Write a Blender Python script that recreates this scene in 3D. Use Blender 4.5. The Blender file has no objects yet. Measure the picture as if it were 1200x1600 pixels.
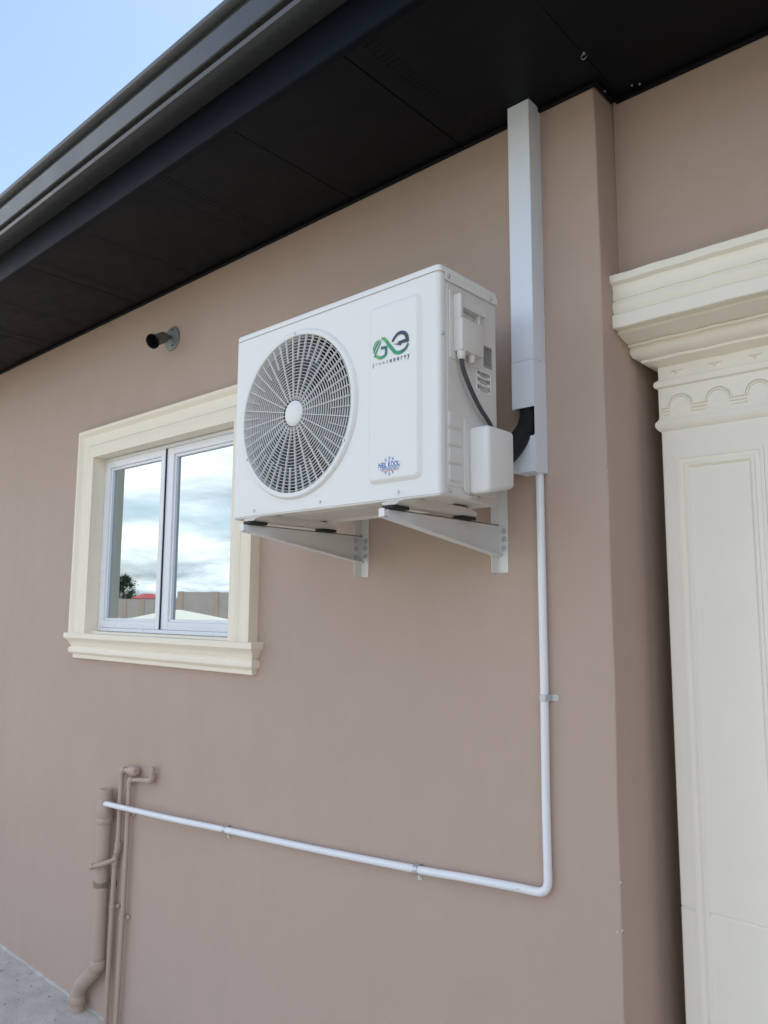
import bpy, bmesh, math, random
from mathutils import Vector, Matrix
R = math.radians
random.seed(7)
S = bpy.context.scene
COL = S.collection

# ------------------------------------------------------------------ camera
YAW, PITCH, ROLL = R(41.94), R(7.16), R(0.285)
fw = Vector((-math.sin(YAW)*math.cos(PITCH), math.cos(YAW)*math.cos(PITCH), math.sin(PITCH)))
rt = Vector((math.cos(YAW), math.sin(YAW), 0)); up = rt.cross(fw)
r2 = rt*math.cos(ROLL)+up*math.sin(ROLL); u2 = -rt*math.sin(ROLL)+up*math.cos(ROLL)
cam = bpy.data.objects.new('camera', bpy.data.cameras.new('camera')); COL.objects.link(cam)
m = Matrix((r2, u2, -fw)).transposed().to_4x4(); m.translation = (0, -1.6567, 1.6)
cam.matrix_world = m
cam.data.lens = 26.80; cam.data.sensor_width = 36; cam.data.clip_end = 3000; cam.data.clip_start = 0.02
S.camera = cam

# ------------------------------------------------------------------ sky and sun
SUN_EL, SUN_AZ = R(58), R(35)          # behind the house; azimuth measured from +y towards +x
W = bpy.data.worlds.new('World'); S.world = W; W.use_nodes = True
nt = W.node_tree; nt.nodes.clear()
def N(t, typ, **kw):
    n = t.nodes.new(typ)
    for k, v in kw.items(): setattr(n, k, v)
    return n
sky = N(nt, 'ShaderNodeTexSky', sky_type='NISHITA', sun_disc=False, sun_elevation=SUN_EL, sun_rotation=SUN_AZ)
sky.dust_density = 3.0; sky.ozone_density = 1.6; sky.air_density = 1.15
tc = N(nt, 'ShaderNodeTexCoord')
sep = N(nt, 'ShaderNodeSeparateXYZ'); nt.links.new(tc.outputs['Generated'], sep.inputs[0])
def math_(t, op, a, b=None, clamp=False):
    n = N(t, 'ShaderNodeMath', operation=op, use_clamp=clamp)
    for i, v in enumerate((a, b)):
        if v is None: continue
        if isinstance(v, (int, float)): n.inputs[i].default_value = v
        else: t.links.new(v, n.inputs[i])
    return n.outputs[0]
den = math_(nt, 'ADD', math_(nt, 'MAXIMUM', sep.outputs[2], 0.0), 0.16)
comb = N(nt, 'ShaderNodeCombineXYZ')
nt.links.new(math_(nt, 'DIVIDE', sep.outputs[0], den), comb.inputs[0])
nt.links.new(math_(nt, 'DIVIDE', sep.outputs[1], den), comb.inputs[1])
def noise(t, vec, scale, detail=6, rough=0.55, dist=0.0, off=None):
    if off:
        mp = N(t, 'ShaderNodeMapping'); mp.inputs['Location'].default_value = off
        t.links.new(vec, mp.inputs[0]); vec = mp.outputs[0]
    n = N(t, 'ShaderNodeTexNoise'); n.inputs['Scale'].default_value = scale
    n.inputs['Detail'].default_value = detail; n.inputs['Roughness'].default_value = rough
    n.inputs['Distortion'].default_value = dist
    t.links.new(vec, n.inputs['Vector']); return n.outputs['Fac']
def ramp(t, fac, stops):
    n = N(t, 'ShaderNodeValToRGB'); el = n.color_ramp.elements
    while len(el) < len(stops): el.new(0.5)
    for e, (p, c) in zip(el, stops):
        e.position = p; e.color = (c, c, c, 1) if isinstance(c, (int, float)) else (*c, 1)
    t.links.new(fac, n.inputs[0]); return n.outputs[0]
CLOUD_OFF = (-11.66, -0.73, 0.0)
cov = ramp(nt, noise(nt, comb.outputs[0], 0.62, 6, 0.56, 0.15, CLOUD_OFF), [(0.44, 0.0), (0.60, 1.0)])
shade = ramp(nt, noise(nt, comb.outputs[0], 1.15, 5, 0.6, 0.25, (8.3, 2.2, 0)), [(0.34, (3.2, 3.4, 3.7)), (0.60, (7.8, 7.8, 7.9))])
mix = N(nt, 'ShaderNodeMix', data_type='RGBA')
nt.links.new(cov, mix.inputs[0]); nt.links.new(sky.outputs[0], mix.inputs[6]); nt.links.new(shade, mix.inputs[7])
bg = N(nt, 'ShaderNodeBackground'); bg.inputs[1].default_value = 0.15
nt.links.new(mix.outputs[2], bg.inputs[0])
wo = N(nt, 'ShaderNodeOutputWorld'); nt.links.new(bg.outputs[0], wo.inputs[0])
sl = bpy.data.lights.new('sun', 'SUN'); sl.energy = 2.4; sl.angle = R(0.53); sl.color = (1.0, 0.95, 0.87)
so = bpy.data.objects.new('sun', sl); COL.objects.link(so)
sd = Vector((math.sin(SUN_AZ)*math.cos(SUN_EL), math.cos(SUN_AZ)*math.cos(SUN_EL), math.sin(SUN_EL)))
so.rotation_euler = sd.to_track_quat('Z', 'Y').to_euler(); so.location = (0, 10, 20)
vs = S.view_settings; vs.view_transform = 'Standard'; vs.look = 'None'; vs.gamma = 1; vs.use_curve_mapping = False
vs.exposure = 1.13
S.cycles.max_bounces = 6; S.cycles.diffuse_bounces = 4; S.cycles.glossy_bounces = 3

# ------------------------------------------------------------------ materials
def mat(name, col, rough=0.6, metal=0.0, var=0.0, vscale=4.0, bump=0.0, bscale=200.0, spec=0.5, big=0.0, bigscale=1.2, coat=0.0, streak=0.0):
    M = bpy.data.materials.new(name); M.use_nodes = True
    t = M.node_tree; p = t.nodes['Principled BSDF']
    p.inputs['Base Color'].default_value = (*col, 1); p.inputs['Roughness'].default_value = rough
    p.inputs['Metallic'].default_value = metal; p.inputs['Specular IOR Level'].default_value = spec
    p.inputs['Coat Weight'].default_value = coat
    if var or bump or big:
        c = N(t, 'ShaderNodeTexCoord').outputs['Object']
        if var or big:
            f = math_(t, 'MULTIPLY', math_(t, 'SUBTRACT', noise(t, c, vscale, 4, 0.62), 0.5), var*2)
            if big: f = math_(t, 'ADD', f, math_(t, 'MULTIPLY', math_(t, 'SUBTRACT', noise(t, c, bigscale, 3, 0.5, 0.6, (5, 3, 1)), 0.5), big*2))
            if streak:
                sp_ = noise(t, c, 34.0, 1, 0.5, 0.0, (2, 9, 4)); sp_ = math_(t, 'MULTIPLY', math_(t, 'GREATER_THAN', sp_, 0.765), -2.2*max(streak-0.03, 0)); f = math_(t, 'ADD', f, sp_)
                mp = N(t, 'ShaderNodeMapping'); mp.inputs['Scale'].default_value = (7, 7, 0.55); t.links.new(c, mp.inputs[0])
                f = math_(t, 'ADD', f, math_(t, 'MULTIPLY', math_(t, 'SUBTRACT', noise(t, mp.outputs[0], 1.0, 4, 0.6, 0.4), 0.5), streak*2))
            f = math_(t, 'ADD', f, 1.0)
            vm = N(t, 'ShaderNodeVectorMath', operation='SCALE'); vm.inputs[0].default_value = col
            t.links.new(f, vm.inputs['Scale']); t.links.new(vm.outputs[0], p.inputs['Base Color'])
            rr = math_(t, 'ADD', math_(t, 'MULTIPLY', math_(t, 'SUBTRACT', noise(t, c, vscale*2.3, 2), 0.5), 0.25), rough, True)
            t.links.new(rr, p.inputs['Roughness'])
        if bump:
            b = N(t, 'ShaderNodeBump'); b.inputs['Strength'].default_value = bump; b.inputs['Distance'].default_value = 0.002
            h = math_(t, 'ADD', noise(t, c, bscale, 2, 0.6), math_(t, 'MULTIPLY', noise(t, c, bscale*0.06, 1, 0.5), 2.5))
            t.links.new(h, b.inputs['Height']); t.links.new(b.outputs[0], p.inputs['Normal'])
    return M
TAUPE = (0.49, 0.372, 0.304)
K = dict(
    plaster=mat('taupe_plaster', TAUPE, 0.72, var=0.05, vscale=7, bump=0.32, bscale=240, big=0.06, bigscale=1.1, spec=0.3, streak=0.045),
    pipe_paint=mat('taupe_pipe_paint', (0.475, 0.37, 0.30), 0.5, var=0.06, vscale=20, spec=0.4, bump=0.1, bscale=120),
    cream=mat('cream_plaster', (0.89, 0.81, 0.665), 0.6, var=0.035, vscale=9, bump=0.12, bscale=220, big=0.03),
    cream_pale=mat('pale_cream_plaster', (0.92, 0.865, 0.74), 0.55, var=0.035, vscale=6, bump=0.16, bscale=160, big=0.05, streak=0.02),
    soffit=mat('charcoal_soffit', (0.0046, 0.0056, 0.0074), 0.5, var=0.15, vscale=5, bump=0.06, bscale=300, spec=0.15),
    fascia=mat('charcoal_fascia', (0.0042, 0.0066, 0.0115), 0.42, var=0.1, vscale=3, big=0.1, spec=0.08),
    gutter=mat('charcoal_gutter', (0.040, 0.042, 0.043), 0.28, var=0.10, vscale=3, big=0.1, bump=0.02, bscale=40, spec=0.6),
    roof=mat('charcoal_roof', (0.035, 0.036, 0.04), 0.5, var=0.1),
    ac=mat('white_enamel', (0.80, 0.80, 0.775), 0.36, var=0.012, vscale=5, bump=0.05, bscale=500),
    ac_side=mat('white_enamel_side_shade', (0.70, 0.69, 0.65), 0.4, var=0.012, vscale=6, bump=0.04, bscale=500),  # same white enamel, with the shade on the side put into the colour
    ac_plastic=mat('white_plastic', (0.78, 0.785, 0.76), 0.42, var=0.015, vscale=10, bump=0.06, bscale=400),
    ac_base=mat('galvanised_base', (0.66, 0.63, 0.57), 0.45, 0.15, var=0.08, vscale=12),
    fin=mat('dark_fins', (0.012, 0.014, 0.035), 0.5, 0.3, var=0.2, vscale=30),
    blade=mat('grey_fan_blade', (0.055, 0.06, 0.09), 0.5),
    shroud=mat('grey_shroud', (0.22, 0.225, 0.235), 0.5),
    bracket=mat('white_powder_coat', (0.77, 0.77, 0.74), 0.42, var=0.03, vscale=14, bump=0.05, bscale=300),
    rubber=mat('black_rubber', (0.012, 0.012, 0.013), 0.6),
    foam=mat('black_foam', (0.010, 0.010, 0.011), 0.85, bump=0.4, bscale=300),
    cable=mat('grey_cable', (0.055, 0.062, 0.075), 0.42),
    steel=mat('zinc_steel', (0.62, 0.64, 0.66), 0.4, 0.75, var=0.1, vscale=60),
    steel_dark=mat('dull_steel', (0.30, 0.30, 0.29), 0.45, 0.8),
    trunk=mat('white_pvc_trunking', (0.80, 0.85, 0.91), 0.35, var=0.008, vscale=8),
    pvc=mat('white_pvc_pipe', (0.83, 0.845, 0.87), 0.30),
    alu=mat('white_aluminium', (0.80, 0.82, 0.85), 0.32, var=0.015, vscale=10),
    shade_strip=mat('dark_shade_strip', (0.02, 0.022, 0.035), 0.5),
    lampbase=mat('grey_green_lamp', (0.20, 0.225, 0.215), 0.42, var=0.08, vscale=40),
    lampdark=mat('dark_lamp', (0.12, 0.125, 0.12), 0.5, var=0.1, vscale=40),
    lampblack=mat('black_socket', (0.012, 0.012, 0.014), 0.3),
    paper=mat('white_label', (0.90, 0.90, 0.90), 0.5), ink=mat('black_ink', (0.03, 0.03, 0.035), 0.6),
    plate=mat('silver_plate', (0.36, 0.36, 0.35), 0.4, 0.3),
    lg1=mat('print_light_green', (0.13, 0.40, 0.12), 0.4), lg2=mat('print_green', (0.03, 0.30, 0.15), 0.4),
    lg3=mat('print_teal', (0.02, 0.17, 0.13), 0.4), lg4=mat('print_slate', (0.03, 0.06, 0.085), 0.4),
    lg5=mat('print_pale_green', (0.35, 0.50, 0.36), 0.4),
    st1=mat('print_navy', (0.02, 0.11, 0.42), 0.4), st2=mat('print_blue', (0.14, 0.34, 0.72), 0.4),
    st3=mat('print_pink', (0.80, 0.33, 0.40), 0.4), st4=mat('print_pale_blue', (0.35, 0.52, 0.80), 0.4),
    pier=mat('weathered_cream', (0.66, 0.64, 0.56), 0.7, var=0.1, vscale=6),
    grit=mat('loose_grit', (0.34, 0.33, 0.31), 0.9, var=0.5, vscale=25),
    caulk=mat('white_caulk', (0.7, 0.69, 0.65), 0.6),
    bark=mat('bark', (0.10, 0.07, 0.05), 0.8), red=mat('red_roof', (0.34, 0.07, 0.07), 0.6, var=0.1),
    block=mat('grey_block_wall', (0.30, 0.265, 0.25), 0.8, var=0.15, vscale=1.5, big=0.1, bigscale=0.2),
    block_warm=mat('brown_block_wall', (0.30, 0.235, 0.195), 0.8, var=0.15, vscale=1.5),
    brick=mat('orange_infill', (0.36, 0.17, 0.08), 0.8, var=0.15, vscale=3),
    leaf=mat('leaf_green', (0.05, 0.085, 0.03), 0.6, var=0.4, vscale=1.5),
    ground=mat('dry_ground', (0.15, 0.145, 0.10), 0.9, var=0.2, vscale=0.8, bump=0.5, bscale=30),
)
# reflective coated window glass
G = bpy.data.materials.new('coated_glass'); G.use_nodes = True
t = G.node_tree; p = t.nodes['Principled BSDF']
p.inputs['Base Color'].default_value = (0.43, 0.50, 0.53, 1); p.inputs['Metallic'].default_value = 1; p.inputs['Roughness'].default_value = 0.012
b = N(t, 'ShaderNodeBump'); b.inputs['Strength'].default_value = 0.03; b.inputs['Distance'].default_value = 0.004
t.links.new(noise(t, N(t, 'ShaderNodeTexCoord').outputs['Object'], 3.0, 2), b.inputs['Height']); t.links.new(b.outputs[0], p.inputs['Normal'])
K['glass'] = G
# concrete paving: mottled, gritty
PV = mat('rough_concrete', (0.54, 0.515, 0.47), 0.85, var=0.34, vscale=13, bump=1.0, bscale=110, big=0.16, bigscale=3.5); K['concrete'] = PV

# ------------------------------------------------------------------ mesh helpers
def quad(B, *vs): return B.faces.new([B.verts.new(v) for v in vs])
def box(B, x0, x1, y0, y1, z0, z1, bev=0.0, seg=2):
    v = [B.verts.new((x, y, z)) for x in (x0, x1) for y in (y0, y1) for z in (z0, z1)]
    fs = [B.faces.new([v[i] for i in q]) for q in ((0, 1, 3, 2), (4, 6, 7, 5), (0, 4, 5, 1), (2, 3, 7, 6), (0, 2, 6, 4), (1, 5, 7, 3))]
    if bev: bmesh.ops.bevel(B, geom=list({e for f in fs for e in f.edges}), offset=bev, segments=seg, profile=0.5, affect='EDGES')
    return v
def loft(B, rings, caps=(True, True), closed=True):
    vr = [[B.verts.new(p) for p in r] for r in rings]
    n = len(vr[0])
    for a, b_ in zip(vr, vr[1:]):
        for i in range(n if closed else n-1):
            j = (i+1) % n; B.faces.new((a[i], a[j], b_[j], b_[i]))
    if caps[0]: B.faces.new(list(reversed(vr[0])))
    if caps[1]: B.faces.new(vr[-1])
    return vr
def tube(B, path, rad, n=16, caps=(True, True), radii=None):
    P = [Vector(q) for q in path]; rings = []
    T = []
    for i in range(len(P)):
        d = (P[min(i+1, len(P)-1)]-P[max(i-1, 0)]); T.append(d.normalized())
    a = Vector((0, 0, 1)) if abs(T[0].z) < 0.9 else Vector((1, 0, 0))
    nrm = (a-T[0]*a.dot(T[0])).normalized()
    for i, q in enumerate(P):
        nrm = (nrm-T[i]*nrm.dot(T[i])).normalized(); bn = T[i].cross(nrm)
        rr = radii[i] if radii else rad
        rings.append([q+(nrm*math.cos(2*math.pi*k/n)+bn*math.sin(2*math.pi*k/n))*rr for k in range(n)])
    loft(B, rings, caps)
def smooth_path(pts, sub=8):
    P = [Vector(q) for q in pts]; out = []
    for i in range(len(P)-1):
        p0, p1, p2, p3 = P[max(i-1, 0)], P[i], P[i+1], P[min(i+2, len(P)-1)]
        for k in range(sub):
            s = k/sub
            out.append(0.5*((2*p1)+(p2-p0)*s+(2*p0-5*p1+4*p2-p3)*s*s+(3*p1-p0-3*p2+p3)*s**3))
    out.append(P[-1]); return out
def bend_path(pts, rad, sub=8):
    """straight runs joined by round bends"""
    P = [Vector(q) for q in pts]; out = [P[0]]
    for i in range(1, len(P)-1):
        a = (P[i-1]-P[i]).normalized(); c = (P[i+1]-P[i]).normalized()
        s, e = P[i]+a*rad, P[i]+c*rad
        for k in range(sub+1):
            w = k/sub; out.append(s*(1-w)**2+P[i]*2*w*(1-w)+e*w*w)
    out.append(P[-1]); return out
def rrect(u0, u1, w0, w1, r, n=6):
    o = []
    for (cu, cw, a0) in ((u1-r, w1-r, 0), (u0+r, w1-r, 90), (u0+r, w0+r, 180), (u1-r, w0+r, 270)):
        for k in range(n+1):
            a = R(a0+90*k/n); o.append((cu+r*math.cos(a), cw+r*math.sin(a)))
    return o
def pad(B, to3, u0, u1, w0, w1, r, h, bev, n=6, base=0.0):
    """raised rounded-rectangle pad; to3(u,w,height) maps to space"""
    rings = []
    for ins, hh in ((0, base), (bev*0.35, base+h*0.30), (bev*0.7, base+h*0.85), (bev, base+h), (bev+0.0015, base+h)):
        rings.append([to3(u, w, hh) for u, w in rrect(u0+ins, u1-ins, w0+ins, w1-ins, max(r-ins, 0.0008), n)])
    loft(B, rings, (False, True))
def cyl(B, c, axis, r, h, n=24, r1=None):
    c = Vector(c); ax = Vector(axis).normalized()
    tube(B, [c, c+ax*h], r, n, radii=[r, r if r1 is None else r1])
def build(name, B, material, parent=None, smooth=40, loc=None, kind=None, label=None, weld=True):
    if weld: bmesh.ops.remove_doubles(B, verts=B.verts, dist=1e-6)
    bmesh.ops.recalc_face_normals(B, faces=B.faces)
    me = bpy.data.meshes.new(name); B.to_mesh(me); B.free()
    return link(name, me, material, parent, smooth, loc, kind, label)
def link(name, me, material, parent=None, smooth=40, loc=None, kind=None, label=None):
    for mm in (material if isinstance(material, (list, tuple)) else [material]): me.materials.append(K[mm])
    if smooth is not None:
        me.polygons.foreach_set('use_smooth', [True]*len(me.polygons)); me.set_sharp_from_angle(angle=R(smooth))
    o = bpy.data.objects.new(name, me); COL.objects.link(o)
    return place(o, parent, loc, kind, label)
WL = {}      # world position of every placed part
def place(o, parent=None, loc=None, kind=None, label=None, rot=None):
    if parent is not None:
        o.parent = parent
        o.matrix_parent_inverse = Matrix.Translation(-WL.get(parent.name, parent.location.copy()))
    WL[o.name] = Vector(loc) if loc else Vector((0, 0, 0))
    if loc: o.location = loc
    if rot: o.rotation_euler = rot
    if kind: o['kind'] = kind
    if label: o['label'] = label
    return o
def inst(name, src, parent, loc, rot=(0, 0, 0)):
    o = bpy.data.objects.new(name, src.data); COL.objects.link(o); return place(o, parent, loc, rot=rot)
def thing(name, label, cat, loc=(0, 0, 0), group=None):
    o = bpy.data.objects.new(name, None); COL.objects.link(o); o.location = loc; o.empty_display_size = 0.05
    o['label'] = label; o['category'] = cat
    if group: o['group'] = group
    return o
def tag(o, label, cat, group=None):
    o['label'] = label; o['category'] = cat
    if group: o['group'] = group
    return o
nb = bmesh.new

# ------------------------------------------------------------------ ground
B = nb(); quad(B, (-900, -900, -0.03), (900, -900, -0.03), (900, 900, -0.03), (-900, 900, -0.03)); build('ground', B, 'ground', kind='structure')
B = nb(); nx, ny = 120, 50
gv = [[B.verts.new((-11+i*(15/nx), 0.3-(3.6)*(j/ny)**1.5, (random.random()-0.5)*0.004)) for j in range(ny+1)] for i in range(nx+1)]
for i in range(nx):
    for j in range(ny): B.faces.new((gv[i][j], gv[i+1][j], gv[i+1][j+1], gv[i][j+1]))
build('paving', B, 'concrete', kind='structure')
# rough mortar fillet where the slab meets the wall
B = nb(); rows = []
for i in range(260):
    x = -9+i*0.032; a = 0.010+0.016*random.random()*random.random()+0.004*math.sin(i*0.23); h = 0.002+0.006*random.random()
    rows.append([(x, 0.01, -0.01), (x, 0.01, h), (x, -0.004, h*0.9), (x, -a*0.6, h*0.45), (x, -a, -0.004)])
loft(B, rows, (True, True)); build('mortar_edge', B, 'concrete', kind='structure', smooth=60)

B = nb()
for i in range(420):
    x, y_ = random.uniform(-5.2, -2.5), -abs(random.gauss(0, 0.35))-0.02; r = random.uniform(0.0012, 0.0042)
    mm_ = Matrix.Translation((x, y_, r*0.4))@Matrix.Rotation(random.uniform(0, 6), 4, 'Z')@Matrix.Diagonal((random.uniform(.7, 1.5), 1, random.uniform(.5, .9), 1))
    bmesh.ops.create_icosphere(B, subdivisions=1, radius=r, matrix=mm_)
build('grit', B, 'grit', smooth=None, weld=False, kind='stuff')
# ------------------------------------------------------------------ the house
XE = -0.786            # right-hand end of the front wall
XL, XR = -9.0, 3.0
ZS = 2.905             # soffit underside
H = thing('house', 'taupe plastered house with charcoal eaves, cream-framed window and cream pilaster', 'house', (-2.0, 0, 0))
wx0, wx1, wz0, wz1 = -3.226, -2.174, 1.47, 2.272      # window hole
B = nb()
xs = [XL, wx0, wx1, XE]; zs = [-0.05, wz0, wz1, 3.0]
# fine vertical slices on the free corner, so that the hand-plastered arris is not perfectly straight
for i in range(3):
    for j in range(3):
        if (i, j) == (1, 1): continue
        if i == 2: continue
        quad(B, (xs[i], 0, zs[j]), (xs[i+1], 0, zs[j]), (xs[i+1], 0, zs[j+1]), (xs[i], 0, zs[j+1]))
def arris(z):
    w = 0.0012*math.sin(z*5.1)+0.0008*math.sin(z*13.7+1)
    if z > 2.45: w -= 0.010*((z-2.45)/0.55)**1.3
    return XE+w
zz = sorted(set([zs[1], zs[2]]+[-0.05+3.05*k/120 for k in range(121)]))
prev = None
for z in zz:
    xa = arris(z); c = 0.004
    row = [B.verts.new(q) for q in ((wx1, 0, z), (xa-c, 0, z), (xa-c*0.3, c*0.3, z), (xa, c, z), (XE+0.0, 0.2, z), (XE, 0.9, z))]
    if prev:
        for k in range(5): B.faces.new((prev[k], row[k], row[k+1], prev[k+1]))
    prev = row
for (a, c) in (((wx0, wz0), (wx1, wz0)), ((wx1, wz0), (wx1, wz1)), ((wx1, wz1), (wx0, wz1)), ((wx0, wz1), (wx0, wz0))):
    quad(B, (a[0], 0, a[1]), (c[0], 0, c[1]), (c[0], 0.18, c[1]), (a[0], 0.18, a[1]))
box(B, XL, XE-0.01, 0.2, 0.25, -0.05, 3.0); box(B, XL, XL+0.2, 0.25, 7, -0.05, 3.0); box(B, XL+0.2, XR, 6.8, 7, -0.05, 3.0)
build('wall', B, 'plaster', H, smooth=50, weld=False)
# lintel over the recess, and the recess behind the pilaster
B = nb(); rows = []
box(B, XE, XR, 0.10, 0.55, 2.30, 3.0); build('lintel', B, 'plaster', H)
B = nb(); box(B, XE+0.002, XR, 0.52, 0.7, -0.05, 2.3); build('recess_wall', B, 'plaster', H)
B = nb(); box(B, 2.5, XR, -3.0, 0.099, -0.05, 2.90); build('unseen_blocker_wall', B, 'plaster', H)  # added wall out of view, blocks sky light from the right
B = nb(); box(B, XR-0.2, XR, 0.7, 6.8, -0.05, 3.0); build('end_wall', B, 'plaster', H)

# eaves
B = nb(); box(B, XL-0.4, XR+0.4, -0.510, 0.3, ZS+0.012, ZS+0.03); SF = build('soffit', B, 'soffit', H)
YF = -0.517
joints = []; x = -0.763+0.43*8
while x > XL-0.5: joints.append(x); x -= 0.43
B = nb(); L_ = 0.43-0.0010
box(B, 0, L_, YF+0.004, 0.30, ZS, ZS+0.008, bev=0.0010, seg=1); first = None
for k, x in enumerate(joints[1:]):
    if first is None: first = build('soffit_panel', B, 'soffit', SF, loc=(x+0.0008, 0, 0))
    else:
        o = inst('soffit_panel', first, SF, (x+0.0008, 0, random.uniform(-0.0003, 0.0003)), (R(random.uniform(-.03, .03)), R(random.uniform(-.05, .05)), 0))
# perforated vent strips: small raised louvre dimples, one strip per second panel
B = nb()
for k, x in enumerate(joints[1:]):
    if k % 2 == 0:
        for a in range(26):
            for c in range(3):
                y = -0.47+a*0.016; xx = x+0.06+c*0.016
                box(B, xx-0.0045, xx+0.0045, y-0.002, y+0.002, ZS-0.0012, ZS-0.0002)
build('vent_louvres', B, 'soffit', SF, kind='stuff', weld=False)
B = nb(); box(B, XL, XE-0.0005, -0.013, -0.0006, 2.893, ZS-0.002, bev=0.002, seg=1); box(B, XE+0.01, XR, 0.086, 0.0994, 2.893, ZS-0.002, bev=0.002, seg=1)
box(B, XE+0.0006, XE+0.012, -0.013, 0.0855, 2.893, ZS-0.002); build('eave_trim', B, 'soffit', H)
B = nb()
prof = [(YF, 2.893), (YF+0.003, 2.890), (YF+0.022, 2.890), (YF+0.022, 2.897), (YF+0.005, 2.897), (YF+0.005, 3.12), (YF, 3.12)]
loft(B, [[(x, y, z) for y, z in prof] for x in (XL-0.4, XR+0.4)]); build('fascia', B, 'fascia', H)
def gutter_prof():
    YO = -0.588
    return [(YF-0.0015, 3.002), (YO, 3.000), (YO-0.003, 3.001), (YO-0.006, 3.012), (YO-0.004, 3.0135), (YO+0.010, 3.0145), (YO+0.013, 3.018), (YO+0.012, 3.039), (YO+0.000, 3.041), (YO-0.003, 3.044),
            (YO-0.009, 3.104), (YO-0.007, 3.107), (YO+0.006, 3.109), (YO+0.009, 3.113), (YO+0.008, 3.136), (YO-0.010, 3.142), (YO-0.015, 3.146), (YO-0.017, 3.156), (YO-0.013, 3.164), (YO-0.006, 3.166), (YO-0.002, 3.162)]
gp = gutter_prof()
inner = [(YF-0.03, 3.150), (YF-0.025, 3.010), (YF-0.0015, 3.006)]
B = nb(); loft(B, [[(x, y, z) for y, z in gp+inner] for x in (XL-0.4, XR+0.4)]); build('gutter', B, 'gutter', H, smooth=22)
B = nb()
sl_ = math.tan(R(20)); y0, z0 = -0.575, 3.150; yr, zr = 3.4, 3.150+(3.4+0.575)*math.tan(R(20)); yb = 7.6
quad(B, (XL-.4, y0, z0), (XR+.4, y0, z0), (XR+.4, yr, zr), (XL-.4, yr, zr)); quad(B, (XL-.4, yr, zr), (XR+.4, yr, zr), (XR+.4, yb, z0), (XL-.4, yb, z0))
for x in (XL-.4, XR+.4): B.faces.new([B.verts.new(v) for v in ((x, y0, z0), (x, yr, zr), (x, yb, z0))])
build('roof', B, 'roof', H, weld=False)
# hook and fixings left in the soffit near the corner
B = nb(); c = Vector((-0.757, -0.115, ZS-0.010))
tube(B, [c+Vector((0.007*math.cos(R(a)), 0, 0.007*math.sin(R(a)))) for a in range(100, 341, 20)], 0.0011, 8)
cyl(B, (-0.757, -0.115, ZS-0.004), (0, 0, 1), 0.003, 0.008, 10); build('hook', B, 'plate', H)
scr = None
for q in ((-0.715, 0.055, 2.894), (-0.700, 0.066, 2.896), (-0.775, 0.03, 2.894)):
    B = nb(); bmesh.ops.create_icosphere(B, subdivisions=1, radius=0.0030)
    if scr is None: scr = build('caulk_blob', B, 'plate', H, loc=q)
    else: B.free(); inst('caulk_blob', scr, H, q)

chip = None
for q in ((XE-0.001, 0.0015, 1.005), (XE-0.0005, 0.0018, 0.905), (XE-0.012, -0.0002, 0.900), (XE-0.001, 0.002, 1.92), (-3.52, -0.0004, 1.02), (XE+0.0004, 0.02, 2.27)):
    if chip is None:
        B = nb(); bmesh.ops.create_icosphere(B, subdivisions=1, radius=0.0017)
        for v_ in B.verts: v_.co.z *= 1.5; v_.co.y *= 0.5
        chip = build('paint_chip', B, 'caulk', H, loc=q)
    else: inst('paint_chip', chip, H, q)
# ---- window
WS = nb()
ox0, ox1, ozt, ozb = -3.340, -2.060, 2.390, 1.470
ix0, ix1, izt = -3.213, -2.187, 2.262
cp = [(0.0, -0.0), (0.0, -0.040), (0.014, -0.041), (0.018, -0.037), (0.028, -0.027), (0.045, -0.023), (0.066, -0.025), (0.072, -0.028), (0.073, -0.025), (0.075, -0.028), (0.088, -0.033), (0.104, -0.034), (0.112, -0.031), (0.127, -0.030), (0.127, 0.040)]
rows = []
for d, y in cp:
    rows.append([(ox0+d, y, ozb), (ox0+d, y, ozt-d), (ox1-d, y, ozt-d), (ox1-d, y, ozb)])
loft(WS, rows, (False, False), closed=False)
SUR = build('window_surround', WS, 'cream', H, smooth=30)
# sill: moulded, returned at both ends
sp = [(0.050, 1.4835), (0.052, 1.481), (0.052, 1.463), (0.049, 1.460), (0.040, 1.452), (0.033, 1.442), (0.030, 1.431), (0.026, 1.428), (0.026, 1.425), (0.033, 1.421), (0.036, 1.412), (0.034, 1.401), (0.027, 1.393), (0.020, 1.391), (0.020, 1.377), (0.018, 1.374), (-0.001, 1.374)]
B = nb(); sx0, sx1 = -3.306, -2.080
rows = [[(sx0, 0.045, 1.4835), (sx0, 0.0, 1.4835), (sx1, 0.0, 1.4835), (sx1, 0.045, 1.4835)]]
for e, z in sp: rows.append([(sx0-e, 0.001, z), (sx0-e, -e, z), (sx1+e, -e, z), (sx1+e, 0.001, z)])
rows[0] = [(sx0-0.047, 0.001, 1.4838), (sx0-0.047, -0.047, 1.4838), (sx1+0.047, -0.047, 1.4838), (sx1+0.047, 0.001, 1.4838)]
loft(B, rows, (False, True), closed=False)
quad(B, (sx0-0.047, -0.047, 1.4838), (sx1+0.047, -0.047, 1.4838), (sx1+0.047, 0.001, 1.4838), (sx0-0.047, 0.001, 1.4838))
box(B, ix0-0.005, ix1+0.005, 0.001, 0.05, 1.45, 1.492)
build('sill', B, 'cream', SUR, smooth=30)
YW = 0.034                       # front of the aluminium frame
fx0, fx1, fz0, fz1 = ix0+0.0015, ix1-0.0015, 1.4935, izt-0.0015
def frame(B, x0, x1, z0, z1, w, y0, y1, bev=0.0015):
    box(B, x0, x0+w, y0, y1, z0, z1, bev, 1); box(B, x1-w, x1, y0, y1, z0, z1, bev, 1)
    box(B, x0+w, x1-w, y0+0.0003, y1, z0, z0+w, bev, 1); box(B, x0+w, x1-w, y0+0.0003, y1, z1-w, z1, bev, 1)
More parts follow.
